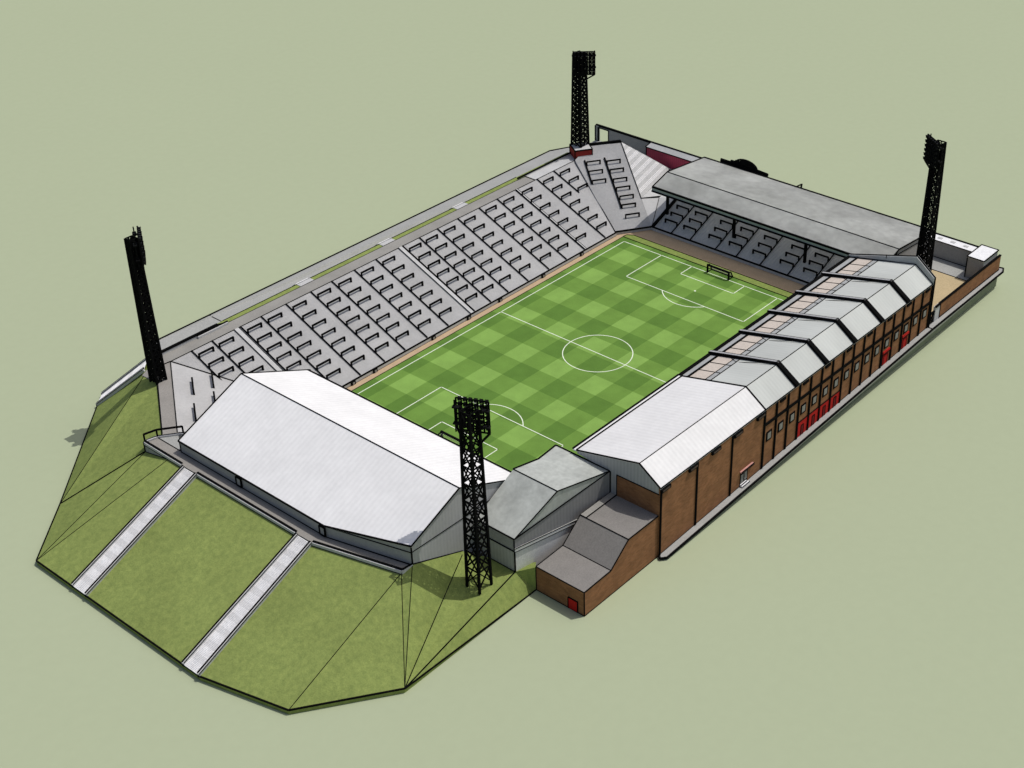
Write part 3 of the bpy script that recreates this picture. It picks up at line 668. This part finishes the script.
gs = thing('main_stand', 'long brick main stand with grey roof crossed by black trusses', 'stand', (20,-51,0))
b = MB()
f0,r0,e0 = prism(XB+.02); f1,r1,e1 = prism(XC)
def on(x, y): # point on front roof plane
    t = (y-fy(x))/(ry(x)-fy(x)); return (x, y, FZ+(RZ-FZ)*t)
ya, yb_, yc = -41.8, -46.4, -47.9
b.slab([on(XB+.02,yc),on(XC,yc),r1,r0], .3, 'grey_main'); b.slab([r0,r1,e1,e0], .3, 'grey_main')
b.line([r0,r1], .16); b.line([e0,e1], .2); b.line([on(XB,yc),on(XC,yc)], .22)
b.build('roof', gs)
b = MB(); b.slab([on(XB+.02,yb_),on(XC,yb_),on(XC,yc),on(XB+.02,yc)], .26, 'gutter'); b.line([on(XB,yb_),on(XC,yb_)], .18); b.build('roof_walkway', gs)
b = MB(); b.slab([on(XB+.02,fy(XB)+.6),on(XC,fy(XC)+.6),on(XC,ya),on(XB+.02,ya)], .3, 'gutter'); b.line([on(XB,fy(XB)+.6),on(XC,fy(XC)+.6)], .8); b.line([on(XB,ya+.1),on(XC,ya+.1)], .5); b.build('front_gutter', gs)
nb = 18; bay = (XC-XB)/nb; PB = 16; pb = (XC-XB)/PB
for k in range(nb):
    x0, x1 = XB+k*bay, XB+(k+1)*bay
    b = MB(); b.slab([on(x0+.02,ya),on(x1-.02,ya),on(x1-.02,yb_),on(x0+.02,yb_)], .12, 'rooflight'); b.line([on(x1,ya),on(x1,yc)], .18); b.build('rooflight', gs)
for k in range(1, 6):
    x = XB+k*3*bay
    b = MB()
    f,r,e = prism(x); up = Vector((0,0,.2))
    f = Vector((x,fy(x)+1.1,FZ-.2)); path = [f+up, Vector(r)+up, Vector(e)+up+Vector((0,-.2,0))]
    for a, c in zip(path, path[1:]):
        b.bar(a, c, 1.25, 'ink', .9)
        o = Vector((0,0,.47)); b.bar(a+o, c+o, .62, 'clad', .08)
    b.bar(path[1]-Vector((0,.2,0)), path[1]+Vector((0,.2,0)), 1.25, 'ink', 1.0)
    b.bar(on(x+.9,ya-1.), on(x-2.2,yc), .14, 'ink'); b.bar((x-.8,ry(x)+1.,RZ+.25), on(x-2.,-48.5), .1, 'steel')
    b.build('truss', gs)
b = MB()
f,r,e = prism(XC)
h = 2.1
b.wall([(XC,f[1]+.8,f[2]-.3),(XC,r[1],r[2]-.3),(XC,e[1],e[2]-.3),(XC,e[1]-.1,e[2]+h*.8),(XC,r[1],r[2]+h),(XC,f[1]+.8,f[2]+.5)], (1.,0,0), 'gutter')
b.wall([(XC+.2,yw(XC)+.3,0),(XC+.2,yw(XC)+.3,EZ),(XC+.2,r[1],r[2]),(XC+.2,f[1],f[2]),(XC+.2,f[1]-2,10),(XC+.2,f[1]-2,0)], (.6,0,0), 'grey_w')
b.line([(XC+.5,f[1]+.8,f[2]+.5),(XC+.5,r[1],r[2]+h),(XC+.5,e[1]-.1,e[2]+h*.8)], .36); b.line([(XC,f[1]+.8,f[2]),(XC-.02,r[1],r[2]+.05),(XC-.02,e[1],e[2]+.05)], .24); b.line([(XC+.6,e[1]-.1,5.3),(XC+.6,e[1]-.1,e[2]+h*.8)], .4)
b.line([(XC-.02,-50,21.),(XC-.02,-50,22.)], .15)
b.build('end_parapet', gs)
b = MB()
b.wall([(XB+.02,yw(XB),-.1),(XC,yw(XC),-.1),(XC,yw(XC),EZ-.2),(XB+.02,yw(XB),EZ-.2)], (0,.4,0), 'brick')
b.line([(XB,yw(XB)-.02,zp(XB)),(XC,yw(XC)-.02,zp(XC))], .16)
b.build('brick_wall', gs)
b = MB(); b.bar((XB,yw(XB)-.12,14.05),(XC,yw(XC)-.12,13.0), .4, 'ink', .65); b.build('string_course', gs)
for k in range(PB+1):
    x = XB+k*pb
    b = MB(); b.bx(x-.27,x+.27,yw(x)-.3,yw(x)-.01,zp(x),EZ-.35,'ink'); b.build('pilaster', gs)
for k in range(PB):
    x = XB+(k+.5)*pb; y = yw(x)
    b = MB(); zc = 10.2+.035*k
    b.bx(x-1.2,x+1.05,y-.12,y-.02,zc-1.35,zc+1.3,'ink'); w = b.build('window', gs)
    b = MB(); b.bx(x-.72,x+.6,y-.17,y-.13,zc-.9,zc+.82,'glass'); b.build('pane', w)
    if k % 2:
        b = MB(); b.bx(x-1.1,x+1.1,y-.3,y-.02,EZ-1.15,EZ-.5,'ink'); b.build('eaves_vent', gs)
    if k in (3,4,5,6):
        z0 = zp(x); b = MB(); b.bx(x-pb/2+.24,x+pb/2-.24,y-.12,y-.02,z0+.05,7.15,'red'); b.line([(x-pb/2+.24,y-.12,7.15),(x+pb/2-.24,y-.12,7.15)], .16); w = b.build('red_panel', gs)
        b = MB(); b.bx(x-.55,x+.55,y-.17,y-.13,z0+.05,z0+2.9,'reddk'); b.line([(x-.55,y-.15,z0+.05),(x-.55,y-.15,z0+2.9),(x+.55,y-.15,z0+2.9),(x+.55,y-.15,z0+.05)], .14); b.build('door', w)
    if k in (11,13):
        z0 = zp(x); b = MB(); b.bx(x-1.3,x+1.3,y-.14,y-.02,z0+.05,z0+3.3,'red'); b.bx(x-1.75,x-1.32,y-.1,y-.02,z0+.05,z0+3.3,'ink'); w = b.build('red_door', gs)
        b = MB(); b.bx(x-1.6,x+1.7,y-.3,y-.02,z0+3.4,z0+4.1,'red'); b.line([(x-1.6,y-.3,z0+3.4),(x+1.7,y-.3,z0+3.4)], .2); b.build('door_hood', w)
        b = MB(); b.line([(x-.9,y-.16,z0+.1),(x-.9,y-.16,z0+2.8),(x+.9,y-.16,z0+2.8),(x+.9,y-.16,z0+.1)], .14, 'reddk'); b.build('door_frame', w)
# decks, rear screen and posts under both main roofs
for par, xa, xb in ((ms,XA+.5,XB-.1),(gs,XB+.1,XC-.1)):
    b = terrace_mesh((xa,-39.2),(1,0),(0,-1),1.0,.42,22, pw([(0,0),(22,0)]), pw([(0,xb-xa),(22,xb-xa)]), 'conc', 26); b.build('deck', par)
    n = int((xb-xa)/12.5)
    for k in range(n+1):
        x = xa+.4+(xb-xa-.8)*k/n
        b = MB(); b.bx(x-.22,x+.22,-44.6,-44.2,2,18.4,'ink'); b.build('column', par)

# ------------------------------------------------------------------ goals
def goal(x, sgn, label):
    t = thing('goal', label, 'goal', (x,0,0), 'goals on the pitch')
    b = MB(); w = 3.66
    for y in (-w, w):
        b.bar((x,y,0),(x,y,2.44), .42, 'ink'); b.bar((x,y,2.4),(x+sgn*.9,y,2.3), .22, 'ink'); b.bar((x+sgn*.9,y,2.3),(x+sgn*2.1,y,.1), .26, 'ink'); b.bar((x,y,.1),(x+sgn*2.1,y,.1), .18, 'ink')
    b.bar((x,-w-.2,2.44),(x,w+.2,2.44), .45, 'ink'); b.bar((x+sgn*2.1,-w,.12),(x+sgn*2.1,w,.12), .3, 'ink')
    b.build('goal_frame', t)
    b = MB()
    for k in range(15):
        y = -w+2*w*k/14
        b.bar((x,y,2.44),(x+sgn*.9,y,2.3), .05, 'net'); b.bar((x+sgn*.9,y,2.3),(x+sgn*2.1,y,.1), .05, 'net')
    for u in (.2,.4,.6,.8): b.bar((x+sgn*(.9+1.2*u),-w,2.3-2.2*u),(x+sgn*(.9+1.2*u),w,2.3-2.2*u), .05, 'net')
    b.build('net', t)
goal(L2, 1, 'black framed goal in front of the grey roofed far stand')
goal(-L2, -1, 'black framed goal half hidden behind the white end roof')

# ------------------------------------------------------------------ floodlights
def lamp_src():
    b = MB()
    b.box((0,0,0),(.62,.5,.62),'lamp'); b.box((.34,0,0),(.1,.7,.8),'ink')
    return b.build('lamp')
LAMP = lamp_src(); lamp_used = [False]
def flood(label, x, y, z, H, hd=3.4, face=None, lat=0., base_h=0., w0=None, dense=0.):
    t = thing('floodlight', label, 'floodlight', (x,y,z), 'floodlight towers')
    b = MB(); w0 = w0 or 1.75; w1 = w0*.7; n = 10 if dense else 15; Hm = H-1.2
    wd = lambda u: lin(w0, w1, u)
    P = lambda sx, sy, u: Vector((x+sx*wd(u), y+sy*wd(u), z+Hm*u))
    cor = [(-1,-1),(1,-1),(1,1),(-1,1)]
    for sx, sy in cor: b.bar(P(sx,sy,0)-Vector((0,0,1.2 if base_h==0 else 0)), P(sx,sy,1), .46, 'ink')
    for k in range(n):
        u, v = k/n, (k+1)/n
        for i in range(4):
            a, c = cor[i], cor[(i+1)%4]
            tk = .25 if dense else .3
            b.bar(P(*a,u), P(*c,v), tk, 'ink'); b.bar(P(*c,u), P(*a,v), tk, 'ink')
            b.bar(P(*a,v), P(*c,v), .24, 'ink')
            m0 = (P(*a,u)+P(*c,u))/2; m1 = (P(*a,v)+P(*c,v))/2
            if k < dense*n: continue
            b.bar(m0, m1, .2, 'ink')
            b.bar(m0, (P(*a,u)+P(*a,v))/2, .17, 'ink'); b.bar(m1, (P(*c,u)+P(*c,v))/2, .17, 'ink')
    b.build('mast', t)
    b = MB()
    for s_ in (-.28,.28): b.bar(P(0,0,.01)+Vector((s_,0,0)), P(0,0,.99)+Vector((s_,0,0)), .12, 'ink')
    for k in range(int(H/.8)): b.bar((x-.28,y,z+.6+k*.8),(x+.28,y,z+.6+k*.8), .09, 'ink')
    b.build('ladder', t)
    fx = face or (-x, -y); F = Vector((fx[0],fx[1],0)).normalized(); Sd = Vector((-F.y,F.x,0)); top = z+H; pw_, ph = 6.5, 7.2
    c = Vector((x,y,0))+F*(w1+.75)+Sd*lat
    b = MB()
    for k in range(7):
        h = top-ph*k/6; b.bar(c-Sd*pw_/2+Vector((0,0,h)), c+Sd*pw_/2+Vector((0,0,h)), .26, 'ink')
        q = -pw_/2+pw_*k/6; b.bar(c+Sd*q+Vector((0,0,top-ph)), c+Sd*q+Vector((0,0,top)), .26, 'ink')
    for sgn in (-1, 1):
        b.bar(c+Sd*sgn*pw_/2+Vector((0,0,top-ph)), Vector((x,y,top-ph-2.4))+Sd*sgn*w1*.9+F*w1*.6, .36, 'ink')
        for h in (top-1.5, top-5.2): b.bar(c+Sd*sgn*pw_*.42+Vector((0,0,h)), Vector((x,y,h))+Sd*sgn*w1*.8, .32, 'ink'); b.bar(c+Sd*sgn*(pw_/2+.4)-F*.9+Vector((0,0,h)), c+Sd*sgn*(pw_/2-1.)-F*.9+Vector((0,0,h)), .9, 'steel', .3)
    for sgn in (-1, 1): b.bar(c+Sd*sgn*(pw_/2)-F*.9+Vector((0,0,top-ph)), c+Sd*sgn*(pw_/2)-F*.9+Vector((0,0,top)), .22, 'ink')
    pan = b.build('lamp_panel', t)
    az = math.atan2(F.y, F.x)
    for i in range(6):
        for j in range(6):
            p_ = c+Sd*(-pw_/2+pw_*(i+.5)/6)+F*.3+Vector((0,0,top-ph*(j+.5)/6+.25))
            if not lamp_used[0]: o = LAMP; lamp_used[0] = True
            else: o = LAMP.copy(); COL.objects.link(o)
            o.parent = pan; o.location = p_-Vector((x,y,z)); o.rotation_euler = (0,R(12),az)
    return t
flood('black floodlight tower standing on the grass bank in front of the corner stand', -90.1, -42.8, 5.2, 42.9, dense=1.)
flood('black floodlight tower at the left, above the short stairs', -90.4, 60.8, 12., 38.8, w0=1.3)
fl = flood('black floodlight tower rising from the red plinth in the far corner', 73.6, 67.4, 15.2, 30.6, lat=1.3, base_h=1, w0=1.9)
flood('black floodlight tower in the sandy yard behind the main stand', 75.2, -52.1, 4.75, 44.4, w0=1.6)
pl = thing('floodlight_plinth', 'red brick plinth with pale top under the far floodlight', 'plinth', (73.5,67.,11))
rot = math.atan2(-.55,.837); cx, cy = 72.6, 66.2
b = MB(); b.box((cx,cy,12.9),(5.6,5.6,4.2),'brick_red',rot)
u = Vector((math.cos(rot),math.sin(rot),0)); v_ = Vector((-u.y,u.x,0)); cc = Vector((cx,cy,0))
q = [cc+u*a*2.8+v_*e*2.8 for a, e in ((-1,-1),(1,-1),(1,1),(-1,1))]
b.line([k+Vector((0,0,15.)) for k in q], .34, close=True); b.line([q[0]+Vector((0,0,11)),q[0]+Vector((0,0,15))], .25); b.line([q[1]+Vector((0,0,11)),q[1]+Vector((0,0,15))], .25); b.line([q[3]+Vector((0,0,11)),q[3]+Vector((0,0,15))], .3)
b.build('brickwork', pl)
b = MB(); b.box((cx,cy,15.06),(5.2,5.2,.12),'conc_light',rot); b.build('cap', pl)

# ------------------------------------------------------------------ camera, light, world
cam = bpy.data.cameras.new('camera'); co = bpy.data.objects.new('camera', cam); COL.objects.link(co)
az_, el_ = 3.82561, .57196
POS = Vector((-251.86,-207.02,200.35))
CAM_AZ, CAM_EL = az_, el_
fwv = -Vector((math.cos(el_)*math.cos(az_), math.cos(el_)*math.sin(az_), math.sin(el_)))
co.location = POS; co.rotation_euler = fwv.to_track_quat('-Z','Y').to_euler()
cam.sensor_fit = 'HORIZONTAL'; cam.sensor_width = 36; cam.lens = 36*1471.14/1024; cam.shift_x = (512-602.688)/1024
cam.clip_start = 1; cam.clip_end = 20000
S.camera = co

d = Vector((.38,-.237,1.)).normalized()      # towards the sun
sl = bpy.data.lights.new('sun', 'SUN'); so = bpy.data.objects.new('sun', sl); COL.objects.link(so)
so.rotation_euler = d.to_track_quat('Z','Y').to_euler(); so.location = d*300
sl.energy = 2.35; sl.angle = R(.2); sl.color = (1,.975,.94)
w = bpy.data.worlds.new('World'); S.world = w; w.use_nodes = True
bg = w.node_tree.nodes['Background']; sk = w.node_tree.nodes.new('ShaderNodeTexSky'); sk.sky_type = 'NISHITA'; sk.sun_disc = False; sk.air_density = 1.; sk.dust_density = 3.5; sk.ozone_density = .3
sk.sun_elevation = math.asin(d.z); sk.sun_rotation = math.atan2(d.x, d.y)
w.node_tree.links.new(sk.outputs[0], bg.inputs['Color']); bg.inputs['Strength'].default_value = .09
S.view_settings.view_transform = 'Standard'; S.view_settings.look = 'None'; S.view_settings.exposure = 0; S.view_settings.gamma = 1
S.render.resolution_x = 1024; S.render.resolution_y = 768
